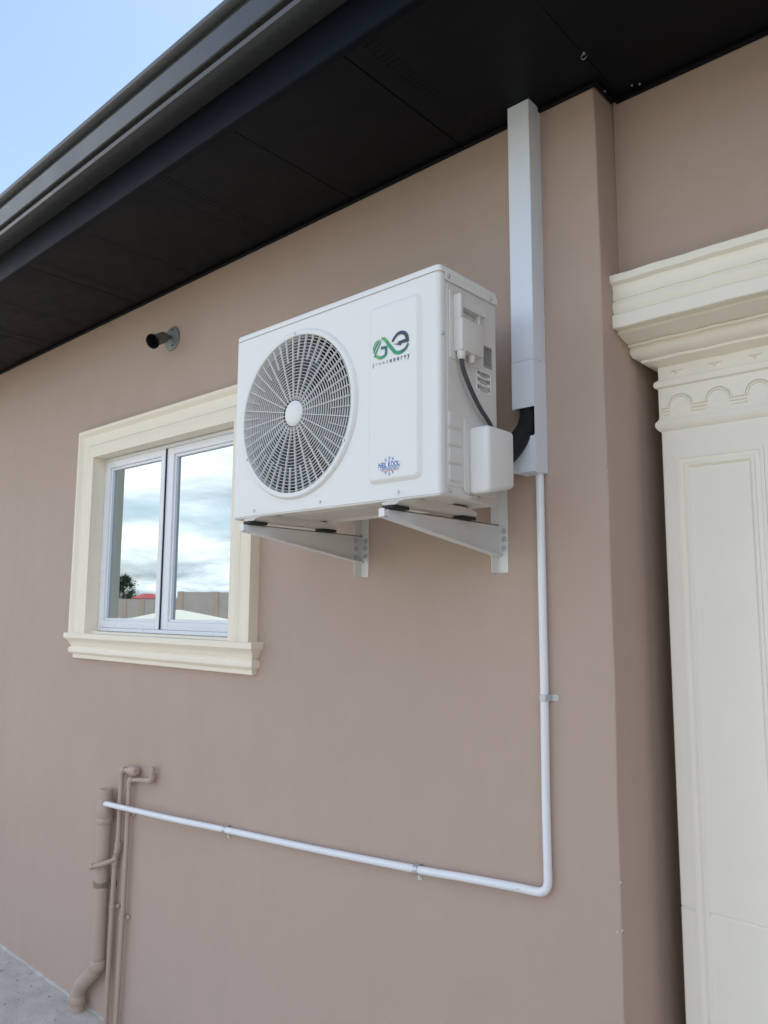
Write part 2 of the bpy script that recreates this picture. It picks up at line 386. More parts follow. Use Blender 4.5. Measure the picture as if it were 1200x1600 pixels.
B = nb(); frame(B, fx0, fx1, fz0, fz1, 0.015, YW-0.003, 0.10); box(B, -2.7195, -2.6985, YW+0.004, 0.10, fz0+0.016, fz1-0.016, 0.001, 1)
WN = build('window', B, 'alu', H)
for n_, (a, c, yo) in enumerate(((fx0+0.0155, -2.7225, -0.004), (-2.698, fx1-0.0155, 0.0015))):
    B = nb(); y = YW+yo; z0, z1 = fz0+0.0155, fz1-0.0155; w = 0.030
    frame(B, a, c, z0, z1, w, y, y+0.032)
    # glazing bead set back from the sash face
    frame(B, a+w, c-w, z0+w, z1-w, 0.011, y+0.007, y+0.03, 0.001)
    s_ = build('sash', B, 'alu', WN)
    B = nb(); q = a+w+0.009; e = c-w-0.009
    box(B, q, e, y+0.018, y+0.024, z0+w+0.009, z1-w-0.009); build('pane', B, 'glass', WN)
B = nb(); box(B, -2.7223, -2.7197, YW-0.002, YW+0.02, fz0+0.0158, fz1-0.0158); build('shade_strip', B, 'shade_strip', WN)  # dark strip painted as the shadow in the gap beside the left sash

# ---- pilaster in the recess
PX0, PX1, PY = -0.735, -0.455, 0.200
def wrap(B, prof, caps=True):
    rows = []
    for e, z in prof:
        xl = max(PX0-e, XE+0.0012); xr = PX1+e
        rows.append([(xl, 0.50, z), (xl, PY-e, z), (xr, PY-e, z), (xr, 0.50, z)])
    loft(B, rows, (caps, caps), closed=True)
# shaft, with a sunk panel framed by stepped mouldings; cast in two lengths with a joint
B = nb()
for z0, z1 in ((-0.02, 0.9148), (0.9157, 2.05)):
    box(B, PX0, PX1, PY, 0.50, z0, z1, 0.003, 1)
box(B, PX0+0.002, PX1-0.002, PY+0.0018, 0.49, 0.90, 0.93)
PIL = build('pilaster', B, 'cream_pale', H)
pz0, pz1 = 0.12, 1.975
B = nb(); rows = []
for d, h in ((0, 0.0002), (0.0006, 0.0034), (0.008, 0.0034), (0.010, 0.0010), (0.019, 0.0009), (0.021, 0.0045), (0.027, 0.0055), (0.031, 0.0022), (0.033, 0.0002)):
    u = [(PX0+0.034+d, PY-h, pz0+d), (PX1-0.044-d, PY-h, pz0+d), (PX1-0.044-d, PY-h, pz1-d), (PX0+0.034+d, PY-h, pz1-d)]
    rows.append(u)
loft(B, rows, (False, False)); build('panel_moulding', B, 'cream_pale', PIL, smooth=25)
B = nb(); wrap(B, [(0, 2.040), (0.004, 2.043), (0.009, 2.050), (0.011, 2.057), (0.009, 2.064), (0.004, 2.070), (0.002, 2.076), (0.002, 2.150), (0.009, 2.153), (0.011, 2.160), (0.009, 2.168), (0.003, 2.172), (0.001, 2.176), (0.001, 2.215)])
build('necking', B, 'cream_pale', PIL, smooth=30)
def ribbon3(B, pts, hw, y0, h):
    """flat raised strip on the pilaster face following pts (x,z)"""
    rings = []
    for i, (x, z) in enumerate(pts):
        a = pts[max(i-1, 0)]; c = pts[min(i+1, len(pts)-1)]
        d = Vector((c[0]-a[0], c[1]-a[1])).normalized(); n = Vector((-d.y, d.x))
        rings.append([(x+n.x*hw, y0, z+n.y*hw), (x+n.x*hw*0.6, y0-h, z+n.y*hw*0.6), (x-n.x*hw*0.6, y0-h, z-n.y*hw*0.6), (x-n.x*hw, y0, z-n.y*hw)])
    loft(B, rings)
src = None
for k in range(3):
    cx = -0.683+0.0905*k
    if src is None:
        B = nb(); yb = PY-0.0018; r = 0.031
        for rr in (0.031, 0.0255):
            pts = [(cx+rr*math.cos(R(a)), 2.100+rr*math.sin(R(a))) for a in range(180, -1, -12)]
            ribbon3(B, pts, 0.0024, yb, 0.0050)
        for z in (2.100, 2.0915, 2.083):
            ribbon3(B, [(cx+0.0265, z), (cx+0.0449, z)], 0.0020, yb, 0.0046)
            ribbon3(B, [(cx-0.0449, z), (cx-0.0265, z)], 0.0020, yb, 0.0046)
        box(B, cx-0.019, cx+0.019, yb-0.0012, yb+0.001, 2.077, 2.098, 0.0008, 1)
        src = build('arch', B, 'cream_pale', PIL, smooth=30)
    else: inst('arch', src, PIL, (0.0905*k, 0, 0))
src = None
for k in range(3):
    cx = -0.689+0.0915*k
    if src is None:
        B = nb(); yb = PY-0.0011
        a = [(cx-0.020, yb, 2.1915), (cx+0.020, yb, 2.1915), (cx+0.006, yb, 2.187), (cx, yb, 2.179), (cx-0.006, yb, 2.187)]
        ap = B.verts.new((cx, yb-0.009, 2.1895)); vv = [B.verts.new(q) for q in a]
        for i in range(5): B.faces.new((vv[i], vv[(i+1) % 5], ap))
        src = build('dart', B, 'cream_pale', PIL, smooth=None)
    else: inst('dart', src, PIL, (0.0915*k, 0, 0))
CP = [(0.0, 2.2055), (0.014, 2.2125), (0.028, 2.2165), (0.031, 2.218), (0.031, 2.2245), (0.036, 2.2255), (0.046, 2.230), (0.054, 2.238), (0.057, 2.247), (0.054, 2.2525), (0.055, 2.254), (0.066, 2.2545), (0.066, 2.2605), (0.063, 2.261), (0.063, 2.262), (0.068, 2.2625), (0.084, 2.2645), (0.102, 2.268), (0.116, 2.2725), (0.122, 2.2735), (0.122, 2.2805), (0.147, 2.279), (0.150, 2.281), (0.151, 2.312), (0.147, 2.315), (0.140, 2.3165), (0.144, 2.322), (0.148, 2.330), (0.149, 2.338), (0.147, 2.345), (0.142, 2.348), (0.142, 2.350), (0.146, 2.352), (0.143, 2.362), (0.142, 2.375), (0.146, 2.388), (0.154, 2.3915), (0.158, 2.3935), (0.158, 2.411), (0.155, 2.4135)]
B = nb(); rows = []
n_ = 40
for e, z in CP:
    xl = max(PX0-e, XE+0.0012); row = [(xl, 0.46, z)]
    for k in range(n_+1):
        x = xl+(PX1+e-xl)*k/n_
        row.append((x, PY-e+0.0007*math.sin(x*61+z*40)+0.0005*math.sin(x*143), z+0.0006*math.sin(x*47+e*50)))
    row.append((PX1+e, 0.46, z)); rows.append(row)
# above the lintel line the cornice only runs in front of the lintel
loft(B, rows, (True, True), closed=True); build('cornice', B, 'cream_pale', PIL, smooth=28)

# ------------------------------------------------------------------ air conditioner
AX0, AX1, AY0, AY1, AZ0, AZ1 = -1.701, -0.982, -0.385, -0.160, 1.843, 2.357
AC = thing('air_conditioner', 'white outdoor air conditioner unit with round fan grille on wall brackets', 'air conditioner', ((AX0+AX1)/2, AY1, AZ0))
CX, CZ, RH = -1.450, 2.094, 0.2065
zl = 2.3405                     # top of the front panel, under the lid
B = nb()
# front plate with the round opening
n = 96; xs0, xs1 = AX0+0.004, -1.205; circ = []; rim = []
for k in range(n):
    a = 2*math.pi*k/n; ca, sa = math.cos(a), math.sin(a)
    circ.append((CX+RH*ca, AY0, CZ+RH*sa))
    tx = ((xs1-CX) if ca > 0 else (xs0-CX))/ca if abs(ca) > 1e-6 else 1e9
    tz = ((zl-CZ) if sa > 0 else (AZ0-CZ))/sa if abs(sa) > 1e-6 else 1e9
    t_ = min(tx, tz); rim.append((CX+t_*ca, AY0, CZ+t_*sa))
vc = [B.verts.new(q) for q in circ]; vo = [B.verts.new(q) for q in rim]; vi = [B.verts.new((q[0], AY0+0.02, q[2])) for q in circ]
corners = {}
for k in range(n):
    j = (k+1) % n
    a, c = rim[k], rim[j]
    B.faces.new((vc[k], vc[j], vi[j], vi[k]))
    if abs(a[0]-c[0]) > 1e-6 and abs(a[2]-c[2]) > 1e-6:
        q = (xs1 if max(a[0], c[0]) > CX else xs0, AY0, zl if max(a[2], c[2]) > CZ else AZ0)
        B.faces.new((vc[k], vo[k], B.verts.new(q), vo[j], vc[j]))
    else: B.faces.new((vc[k], vo[k], vo[j], vc[j]))
rc = 0.012
path = [(xs1, AY0), (AX1-rc, AY0)]+[(AX1-rc+rc*math.sin(R(a)), AY0+rc-rc*math.cos(R(a))) for a in (15, 30, 45, 60, 75, 90)]+[(AX1, -0.368), (AX1-0.003, -0.366)]
loft(B, [[(x, y, z) for x, y in path] for z in (AZ0, zl)], (False, False), closed=False)
path = [(xs0, AY0), (AX0+0.001, AY0+0.001), (AX0, AY0+0.004), (AX0, AY1), (AX0+0.01, AY1)]
loft(B, [[(x, y, z) for x, y in path] for z in (AZ0, zl)], (False, False), closed=False)
pad(B, lambda u, w, h: (u, AY0-h, w), -1.190, -1.030, 1.879, 2.305, 0.018, 0.0085, 0.011, base=-0.0004)
FP = build('front_panel', B, 'ac', AC, smooth=35, weld=False)
B = nb()
xs_ = AX1-0.0015
box(B, AX0+0.004, xs_, -0.3655, AY1, AZ0+0.003, zl-0.001) if False else None
loft(B, [[(AX1-0.0025, -0.3655, z), (xs_, -0.3645, z), (xs_, AY1-0.004, z), (xs_-0.004, AY1, z), (AX0+0.01, AY1+0.0006, z)] for z in (AZ0, zl)], (False, False), closed=False)
sd3 = lambda u, w, h: (xs_+h, u, w)
pad(B, sd3, -0.3605, -0.166, 1.860, 2.322, 0.008, 0.0022, 0.005, base=-0.0003)
for k in range(4):
    pad(B, sd3, -0.357, -0.305, 1.872+k*0.0398, 1.872+k*0.0398+0.0375, 0.005, 0.003, 0.004, base=0.0018)
pad(B, sd3, -0.300, -0.170, 1.852, 2.024, 0.010, 0.0020, 0.0035, base=0.0018)
pad(B, sd3, -0.351, -0.232, 2.148, 2.308, 0.004, 0.0022, 0.002, base=0.0018)
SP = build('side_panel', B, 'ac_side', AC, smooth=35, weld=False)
B = nb()
# lid with a deeper skirt at the side
rings = []
for ins, z in ((0.0, zl+0.0008), (-0.0025, zl+0.0008), (-0.0025, AZ1-0.006), (-0.001, AZ1-0.002), (0.004, AZ1)):
    rings.append([(x, y, z) for x, y in rrect(AX0+ins, AX1-ins, AY0+ins, AY1-ins, 0.012, 5)])
loft(B, rings, (True, True)); box(B, AX1-0.0006, AX1+0.0022, -0.366, AY1, 2.3255, zl+0.004, 0.0008, 1)
build('lid', B, 'ac', AC, smooth=40, weld=False)
B = nb()
rings = [[(x, y, z) for x, y in rrect(AX0+i, AX1-i, AY0+i, AY1-i, 0.01, 4)] for i, z in ((0.0008, AZ0-0.0003), (0.0008, AZ0-0.004), (0.003, AZ0-0.006), (0.012, AZ0-0.0062), (0.016, AZ0+0.001))]
loft(B, rings, (False, True))
for (a, c, d, e) in ((-1.66, -1.25, -0.35, -0.20), (-1.20, -1.03, -0.35, -0.24)):
    pad(B, lambda u, w, h: (u, w, AZ0+0.001-h), a, c, d, e, 0.03, 0.006, 0.01)
for q in ((-1.30, -0.30), (-1.36, -0.24), (-1.22, -0.27), (-1.15, -0.20)): cyl(B, (q[0], q[1], AZ0-0.0065), (0, 0, 1), 0.005, 0.003, 12)
build('base_pan', B, 'ac_base', AC, smooth=40, weld=False)
# raised ring round the opening
def ring_mesh(B, prof, n=96, cx=CX, cz=CZ):
    vr = [[B.verts.new((cx+r*math.cos(2*math.pi*k/n), y, cz+r*math.sin(2*math.pi*k/n))) for r, y in prof] for k in range(n)]
    for k in range(n):
        a, b_ = vr[k], vr[(k+1) % n]
        for i in range(len(prof)): j = (i+1) % len(prof); B.faces.new((a[i], a[j], b_[j], b_[i]))
B = nb(); ring_mesh(B, [(0.2055, AY0+0.006), (0.2055, AY0-0.006), (0.2075, AY0-0.008), (0.2165, AY0-0.008), (0.220, AY0-0.005), (0.2225, AY0-0.0003), (0.2225, AY0+0.002)])
GR = build('fan_grille', B, 'ac_plastic', AC, smooth=40)
NR = 20; r_in = 0.042
for k in range(NR):
    r = r_in+(0.2035-r_in)*k/(NR-0.4)+0.002
    B = nb(); yb = AY0-0.004-0.004*(1-(r/0.2)**2); w = 0.0007
    ring_mesh(B, [(r-w, yb+0.0036), (r-w, yb+0.001), (r-w*0.4, yb), (r+w*0.4, yb), (r+w, yb+0.001), (r+w, yb+0.0036)], n=64)
    build('ring', B, 'ac_plastic', GR, smooth=50)
srcs = {}
for k in range(48):
    a = 2*math.pi*k/48+R(3.5)
    key = k % 2
    if key not in srcs:
        B = nb(); ra, rb = (0.036, 0.2062) if key == 0 else (0.140, 0.2062); w = 0.0009 if key == 0 else 0.0007
        yb = AY0-0.0060
        rings = [[(r, y, s) for y, s in ((yb+0.006-o, -w), (yb-o, -w*0.7), (yb-o, w*0.7), (yb+0.006-o, w))] for r, o in ((ra, 0.0025), ((ra+rb)/2, 0.0015), (rb, 0.0))]
        loft(B, rings)
        srcs[key] = build('spoke', B, 'ac_plastic', GR, loc=(CX, 0, CZ)); srcs[key].rotation_euler = (0, -a, 0)
    else: inst('spoke', srcs[key], GR, (CX, 0, CZ), (0, -a, 0))
B = nb(); pr_ = [(0.0, AY0-0.0125), (0.020, AY0-0.0120), (0.029, AY0-0.0105), (0.0335, AY0-0.007), (0.0335, AY0+0.004)]
vr = [[(CX+r*math.cos(2*math.pi*k/40), y, CZ+r*math.sin(2*math.pi*k/40)) for k in range(40)] for r, y in pr_[1:]]
loft(B, vr, (True, True)); build('hub_cap', B, 'ac_plastic', GR, smooth=50)
# inside: shroud, fan, coil
B = nb()
rr = [(0.206, AY0+0.018), (0.200, AY0+0.035), (0.198, AY0+0.085), (0.215, AY0+0.11)]
vr = [[(CX+r*math.cos(2*math.pi*k/64), y, CZ+r*math.sin(2*math.pi*k/64)) for k in range(64)] for r, y in rr]
loft(B, vr, (False, False)); build('fan_shroud', B, 'shroud', AC)
B = nb(); box(B, AX0+0.012, -1.20, -0.185, -0.165, AZ0+0.01, zl-0.005)
for k in range(60):
    x = CX-0.215+k*0.0073; box(B, x, x+0.0012, -0.20, -0.1855, CZ-0.22, CZ+0.22)
build('coil', B, 'fin', AC, weld=False)
B = nb(); cyl(B, (CX, AY0+0.012, CZ), (0, 1, 0), 0.052, 0.07, 32, 0.056); FN = build('fan', B, 'blade', AC)
src = None
for k in range(3):
    if src is None:
        B = nb(); rows = []
        for i in range(9):
            r = 0.050+(0.192-0.050)*i/8; row = []; span = R(62+34*i/8); lead = R(18*(i/8)**1.5)
            for j in range(13):
                s = j/12; a = lead+span*(s-0.5); row.append((r*math.cos(a), AY0+0.020+0.052*s-0.010*math.sin(math.pi*s), r*math.sin(a)))
            rows.append(row)
        vv = [[B.verts.new(q) for q in r_] for r_ in rows]
        for i in range(8):
            for j in range(12): B.faces.new((vv[i][j], vv[i+1][j], vv[i+1][j+1], vv[i][j+1]))
        bmesh.ops.solidify(B, geom=B.faces[:], thickness=0.003)
        src = build('blade', B, 'blade', FN, loc=(CX, 0, CZ), smooth=60); src.rotation_euler = (0, R(25), 0)
    else: inst('blade', src, FN, (CX, 0, CZ), (0, R(25+120*k), 0))
# screws
B = nb(); cyl(B, (0, 0, 0), (0, -1, 0), 0.0050, 0.0008, 16); cyl(B, (0, -0.0008, 0), (0, -1, 0), 0.0040, 0.0022, 12, 0.0032); box(B, -0.0026, 0.0026, -0.0034, -0.0028, -0.0005, 0.0005)
scw = build('screw', B, 'steel', AC, loc=(-1.610, AY0, 1.856), weld=False)
for x, z, dy in ((-1.354, 1.857, 0), (-1.101, 1.857, 0), (-1.451, 2.307, -0.0075), (-1.266, 1.9965, -0.0075), (-1.636, 1.9965, -0.0075)): inst('screw', scw, AC, (x, AY0+dy, z))
for y, z, dx in ((-0.355, 2.336, 0.0022), (-0.189, 2.334, 0.0022), (-0.374, 2.199, 0.0), (-0.3485, 1.853, -0.001), (-0.272, 1.847, -0.001), (-0.238, 1.847, -0.001)): inst('screw', scw, AC, (AX1+dx, y, z), (0, 0, R(90)))
# terminal cover with grip slot, glands and cable
B = nb(); xb = xs_+0.0035
box(B, xb, xb+0.025, -0.338, -0.254, 2.166, 2.241, 0.004, 2)
box(B, xb, xb+0.021, -0.338, -0.327, 2.238, 2.298, 0.003, 2)
v = box(B, xb, xb+0.019, -0.336, -0.236, 2.268, 2.296)
for q in v:
    if q.co.x > xb+0.01 and q.co.z > 2.28: q.co.x -= 0.008
box(B, xb, xb+0.0025, -0.330, -0.254, 2.238, 2.270)
box(B, xb, xb+0.017, -0.262, -0.254, 2.238, 2.270, 0.002, 1)
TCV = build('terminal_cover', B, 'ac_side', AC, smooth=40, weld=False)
src = None
for y, r in ((-0.326, 0.0105), (-0.287, 0.0085)):
    B = nb(); cyl(B, (xb+0.013, y, 2.168), (0, 0, -1), r, 0.016, 20, r*0.92); cyl(B, (xb+0.013, y, 2.152), (0, 0, -1), r*0.8, 0.004, 20)
    build('cable_gland', B, 'ac_side', TCV)
B = nb(); tube(B, smooth_path([(xb+0.013, -0.326, 2.153), (xb+0.014, -0.319, 2.124), (xb+0.014, -0.291, 2.085), (xb+0.012, -0.256, 2.053), (xb+0.010, -0.216, 2.026), (xb+0.005, -0.188, 2.004), (xb+0.0, -0.172, 1.985)]), 0.0052, 14)
build('power_cable', B, 'cable', AC)
# valve cover
B = nb(); v = box(B, xs_+0.0015, -0.928, -0.283, -0.172, 1.850, 2.004)
for q in v:
    if q.co.z < 1.9 and q.co.y > -0.2: q.co.z += 0.022
    if q.co.x > -0.95: q.co.y += 0.002 if q.co.y < -0.2 else -0.002
bmesh.ops.bevel(B, geom=B.edges[:], offset=0.011, segments=5, profile=0.5, affect='EDGES')
VC = build('valve_cover', B, 'ac_plastic', AC, smooth=45)
# labels
def side_rect(B, y0, y1, z0, z1, x): quad(B, (x, y0, z0), (x, y1, z0), (x, y1, z1), (x, y0, z1))
XL_ = xs_+0.0024
B = nb(); box(B, XL_-0.0006, XL_, -0.219, -0.184, 2.160, 2.213); RP = build('rating_plate', B, 'plate', AC)
B = nb(); random.seed(3)
for k in range(9):
    z = 2.203-k*0.0045; y = -0.216
    while y < -0.190:
        l = random.uniform(0.002, 0.007); side_rect(B, y, min(y+l, -0.187), z, z+0.0018 if k else z+0.005, XL_+0.0002); y += l+random.uniform(0.001, 0.004)
build('lettering', B, 'ink', RP, smooth=None)
for k, (z0, z1) in enumerate(((2.133, 2.147), (2.1165, 2.1310), (2.0980, 2.1145))):
    B = nb(); box(B, XL_-0.0006, XL_+0.0001*k, -0.249, -0.189, z0, z1); lb = build('barcode_label', B, 'paper', AC)
    B = nb(); y = -0.2455
    while y < -0.194:
        w = random.choice((0.0007, 0.0007, 0.0012, 0.0018)); side_rect(B, y, y+w, z0+0.0045, z1-0.0015, XL_+0.0004); y += w+random.choice((0.0007, 0.0011, 0.0016))
    side_rect(B, -0.236, -0.205, z0+0.0015, z0+0.003, XL_+0.0004)
    build('barcode', B, 'ink', lb, smooth=None)
# printed logo on the raised panel
YP = AY0-0.0085
def ribbon(B, pts, w, y, mi=None, taper=None):
    P = smooth_path([(x, 0, z) for x, z in pts], 6) if len(pts) > 2 else [Vector((x, 0, z)) for x, z in pts]
    L = len(P); prev = None
    for i, q in enumerate(P):
        d = (P[min(i+1, L-1)]-P[max(i-1, 0)]).normalized(); n = Vector((-d.z, 0, d.x)); ww = w/2*(taper(i/(L-1)) if taper else 1)
        cur = (B.verts.new((q.x+n.x*ww, y, q.z+n.z*ww)), B.verts.new((q.x-n.x*ww, y, q.z-n.z*ww)))
        if prev:
            f = B.faces.new((prev[0], prev[1], cur[1], cur[0]))
            if mi: f.material_index = mi(i/(L-1))
        prev = cur
def poly(B, pts, y, mi=0): f = B.faces.new([B.verts.new((x, y, z)) for x, z in pts]); f.material_index = mi
B = nb(); LX, LZ = -1.12, 2.18
sh = lambda pts: [(x+LX, z+LZ) for x, z in pts]
ribbon(B, sh([(-.041, .001), (-.034, -.004), (-.026, -.006), (-.016, -.004), (-.011, .002), (-.011, .016)]), 0.0078, YP-0.0004, lambda s: 0 if s < .35 else (1 if s < .7 else 2))
poly(B, sh([(-.027, .0205), (-.0072, .0185), (-.0072, .0115), (-.0272, .0135)]), YP-0.0005, 2)
ribbon(B, sh([(-.0255, .039), (-.019, .038), (-.011, .031), (-.001, .018), (.009, .006), (.018, -.003), (.030, -.006), (.041, -.004), (.050, .001), (.056, .0095)]), 0.0088, YP-0.0005, lambda s: 0 if s < .25 else (1 if s < .72 else 2), lambda s: 1-0.35*abs(2*s-1)**3)
ribbon(B, sh([(.008, .024), (.015, .032), (.025, .039), (.037, .0395), (.047, .034), (.052, .025), (.053, .014)]), 0.0085, YP-0.0005, lambda s: 3, lambda s: 0.75+0.5*s)
poly(B, sh([(.057, .0125), (.054, .021), (.044, .022), (.024, .0205), (.029, .0155), (.032, .0145)]), YP-0.0006, 3)
poly(B, sh([(.012, .0175), (.029, .0165), (.038, .0155), (.034, .0095)]), YP-0.00065, 3)
poly(B, sh([(-.027, .038), (-.0268, .029), (-.034, .017), (-.041, .007), (-.044, -.003), (-.049, .001), (-.046, .009), (-.039, .018), (-.032, .028)]), YP-0.0004, 1)
poly(B, sh([(-.029, .0385), (-.0355, .0275), (-.043, .019), (-.0485, .009), (-.0505, .010), (-.0495, .017), (-.043, .026), (-.036, .034)]), YP-0.00045, 2)
poly(B, sh([(-.032, .0395), (-.040, .033), (-.047, .025), (-.051, .016), (-.053, .020), (-.0505, .028), (-.043, .0365)]), YP-0.0005, 0)
LG = build('logo', B, ['lg1', 'lg2', 'lg3', 'lg4'], AC, smooth=None, weld=False)
def text_mesh(s, x0, x1, z0, z1, y, spacing=1.0, bold=0.0):
    cu = bpy.data.curves.new('t', 'FONT'); cu.body = s; cu.size = 1; cu.space_character = spacing; cu.offset = bold; cu.resolution_u = 3
    to = bpy.data.objects.new('t', cu); COL.objects.link(to)
    me = bpy.data.meshes.new_from_object(to.evaluated_get(bpy.context.evaluated_depsgraph_get()))
    bpy.data.objects.remove(to); bpy.data.curves.remove(cu)
    X = [v.co.x for v in me.vertices]; Y_ = [v.co.y for v in me.vertices]; a, b_, c, d = min(X), max(X), min(Y_), max(Y_)
    for v in me.vertices: v.co = (x0+(v.co.x-a)/(b_-a)*(x1-x0), y, z0+(v.co.y-c)/(d-c)*(z1-z0))
    me.materials.clear(); return me
me = text_mesh('green', -1.1735, -1.1245, 2.1535, 2.1640, YP-0.0005, 1.75, 0.008); link('lettering', me, 'lg5', LG, None)
me = text_mesh('energy', -1.1190, -1.0605, 2.1525, 2.1645, YP-0.0005, 1.75, 0.02); link('lettering', me, 'lg4', LG, None)
# installer's sticker
B = nb(); sx, sz = -1.120, 1.9170
def bar(B, a, c, w, y, mi=0):
    a, c = Vector((a[0], 0, a[1])), Vector((c[0], 0, c[1])); d = (c-a).normalized(); n = Vector((-d.z, 0, d.x))*w/2
    f = B.faces.new([B.verts.new((q.x, y, q.z)) for q in (a+n, c+n, c-n, a-n)]); f.material_index = mi
for k in range(10):
    a = R(90+36*k); dx, dz = math.cos(a), math.sin(a); bar(B, (sx+dx*.004, sz+dz*.004), (sx+dx*.022, sz+dz*.023), 0.0013, YP-0.0003-0.00002*k)
    for rr, l in ((.017, .0045),):
        for s in (-1, 1):
            b2 = a+s*R(50); bar(B, (sx+dx*rr, sz+dz*rr), (sx+dx*rr+math.cos(b2)*l, sz+dz*rr+math.sin(b2)*l), 0.0012, YP-0.0005-0.00002*k)
for (z, mi, x0, x1, sd_) in ((1.9105, 2, -1.148, -1.090, 5), (1.9065, 1, -1.143, -1.092, 9)):
    random.seed(sd_); x = x0
    while x < x1:
        l = random.uniform(.0012, .0028); bar(B, (x, z), (min(x+l, x1), z), 0.0024, YP-0.0010, mi); x += l+0.0007
ST = build('sticker', B, ['st2', 'st3', 'st4'], AC, smooth=None, weld=False)
B = nb(); poly(B, [(-1.1515, 1.9135), (-1.0885, 1.9135), (-1.0885, 1.9265), (-1.1515, 1.9265)], YP-0.0008); build('banner', B, 'paper', ST, smooth=None)
me = text_mesh('NEIL KOOL', -1.1515, -1.0885, 1.9138, 1.9262, YP-0.0012, 1.05, 0.03); link('lettering', me, 'st1', ST, None)
# feet and pads
BXS = (-1.577, -1.090)
for bx in BXS:
    B = nb()
    pr2 = [(-0.030, AZ0-0.004), (-0.026, AZ0-0.013), (-0.016, AZ0-0.0215), (0.016, AZ0-0.0215), (0.026, AZ0-0.013), (0.030, AZ0-0.004)]
    rings = []
    for y, sc in ((-0.425, 0.35), (-0.405, 0.75), (-0.375, 1.0), (-0.30, 1.0), (-0.20, 1.0), (-0.150, 0.8), (-0.128, 0.35)):
        rings.append([(bx+x*(0.75+0.25*sc), y, AZ0-0.0215+(z-(AZ0-0.0215))*sc+0.0002) for x, z in pr2])
    loft(B, rings); build('foot', B, 'ac_base', AC, smooth=40)
src = None
for bx in BXS:
    for y in (-0.405, -0.150):
        if src is None:
            B = nb(); box(B, -0.016, 0.016, -0.028, 0.028, -0.0038, 0.0038, 0.0015, 2); src = build('rubber_pad', B, 'rubber', AC, loc=(bx, y, 1.8176))
        else: inst('rubber_pad', src, AC, (bx, y, 1.8176))

# ------------------------------------------------------------------ wall brackets
def bracket(bx, label, webbed):
    T = thing('wall_bracket', label, 'bracket', (bx, 0, 1.70), 'steel brackets under the air conditioner')
    ztop = 1.8135
    B = nb(); tk = 0.0022
    # vertical rail: shallow channel on the wall
    box(B, bx-0.004, bx+0.029, -0.0025, -0.0004, 1.690, 1.925, 0.0006, 1); box(B, bx-0.004, bx-0.0018, -0.030, -0.0026, 1.690, 1.925, 0.0006, 1)
    RL = build('rail', B, 'bracket', T, weld=False)
    B = nb()
    y0, y1 = -0.445, -0.003
    web = [(y0, ztop), (y1, ztop), (y1, ztop-0.080), (y0, ztop-0.018)]
    loft(B, [[(x, y, z) for y, z in web] for x in (bx, bx+tk)])
    # top flange and turned-in bottom lip
    loft(B, [[(bx-0.014, y0, z), (bx+tk, y0, z), (bx+tk, y1, z), (bx-0.014, y1, z)] for z in (ztop+0.0002, ztop+0.0002-tk)])
    low = lambda s, o: (y0+(y1-y0)*s, ztop-0.018-0.062*s+o)
    loft(B, [[(x, *low(0, o)), (x, *low(1, o))] for x, o in ((bx-0.010, 0.0), (bx+0.0135, 0.0))], (False, False), closed=False)
    loft(B, [[(x, *low(0, o)), (x, *low(1, o))] for x, o in ((bx-0.010, -tk), (bx+0.0135, -tk))], (False, False), closed=False)
    loft(B, [[(bx+0.0135, *low(s, 0)), (bx+0.0135, *low(s, -tk))] for s in (0, 1)], (False, False), closed=False)
    quad(B, (bx-0.014, y0-0.0003, ztop), (bx+tk, y0-0.0003, ztop), (bx+tk, y0-0.0003, ztop-0.018), (bx-0.014, y0-0.0003, ztop-0.018))
    # foot plate of the arm, bolted to the rail
    box(B, bx+tk+0.0004, bx+0.0265, -0.0052, -0.0028, ztop-0.078, ztop-0.004, 0.0005, 1)
    build('arm', B, 'bracket', T, weld=False, smooth=30)
    s1 = None
    def bolt(loc, rot=(0, 0, 0)):
        nonlocal s1
        if s1 is None:
            B = nb(); cyl(B, (0, 0, 0), (0, -1, 0), 0.0075, 0.0016, 20); cyl(B, (0, -0.0016, 0), (0, -1, 0), 0.0052, 0.0045, 6); cyl(B, (0, -0.006, 0), (0, -1, 0), 0.003, 0.004, 10)
            s1 = build('bolt', B, 'steel', T, loc=loc, weld=False); s1.rotation_euler = rot
        else: inst('bolt', s1, T, loc, rot)
    for z in (1.795, 1.775, 1.752): bolt((bx+0.020, -0.0052, z))
    if webbed:
        for z in (1.797, 1.773, 1.748): bolt((bx+tk, -0.030, z), (0, 0, R(90)))
    for y in (-0.405, -0.150): bolt((bx-0.008, y, ztop-tk), (R(90), 0, 0))
    return T
bracket(BXS[0], 'white tapered steel bracket under the fan end of the air conditioner', True)
bracket(BXS[1], 'white tapered steel bracket under the logo end of the air conditioner', False)

# ------------------------------------------------------------------ trunking, hose, drain
TX0, TX1, TY, TZ0, TZ1 = -1.003, -0.942, -0.060, 1.931, ZS-0.0008
T = thing('cable_trunking', 'white square plastic trunking running up the wall beside the air conditioner', 'trunking', ((TX0+TX1)/2, 0, TZ0))
B = nb(); w = 0.0018
box(B, TX1-w, TX1, TY+0.002, -0.0006, TZ0, TZ1, 0.0005, 1)
box(B, TX0, TX0+w, TY+0.002, -0.0006, 2.090, TZ1, 0.0005, 1); box(B, TX0, TX0+w, TY+0.002, -0.0006, TZ0, 1.955, 0.0005, 1); box(B, TX0, TX0+w, -0.012, -0.0006, 1.955, 2.090)
box(B, TX0+w, TX1-w, -0.0022, -0.0006, TZ0, TZ1); box(B, TX0+w, TX1-w, TY+0.004, -0.0023, TZ0+0.001, TZ0+0.0028)
BD = build('channel', B, 'trunk', T, weld=False)
B = nb(); box(B, TX0-0.0012, TX1+0.0004, TY-0.0012, TY+0.0016, 2.2125, TZ1, 0.0005, 1)
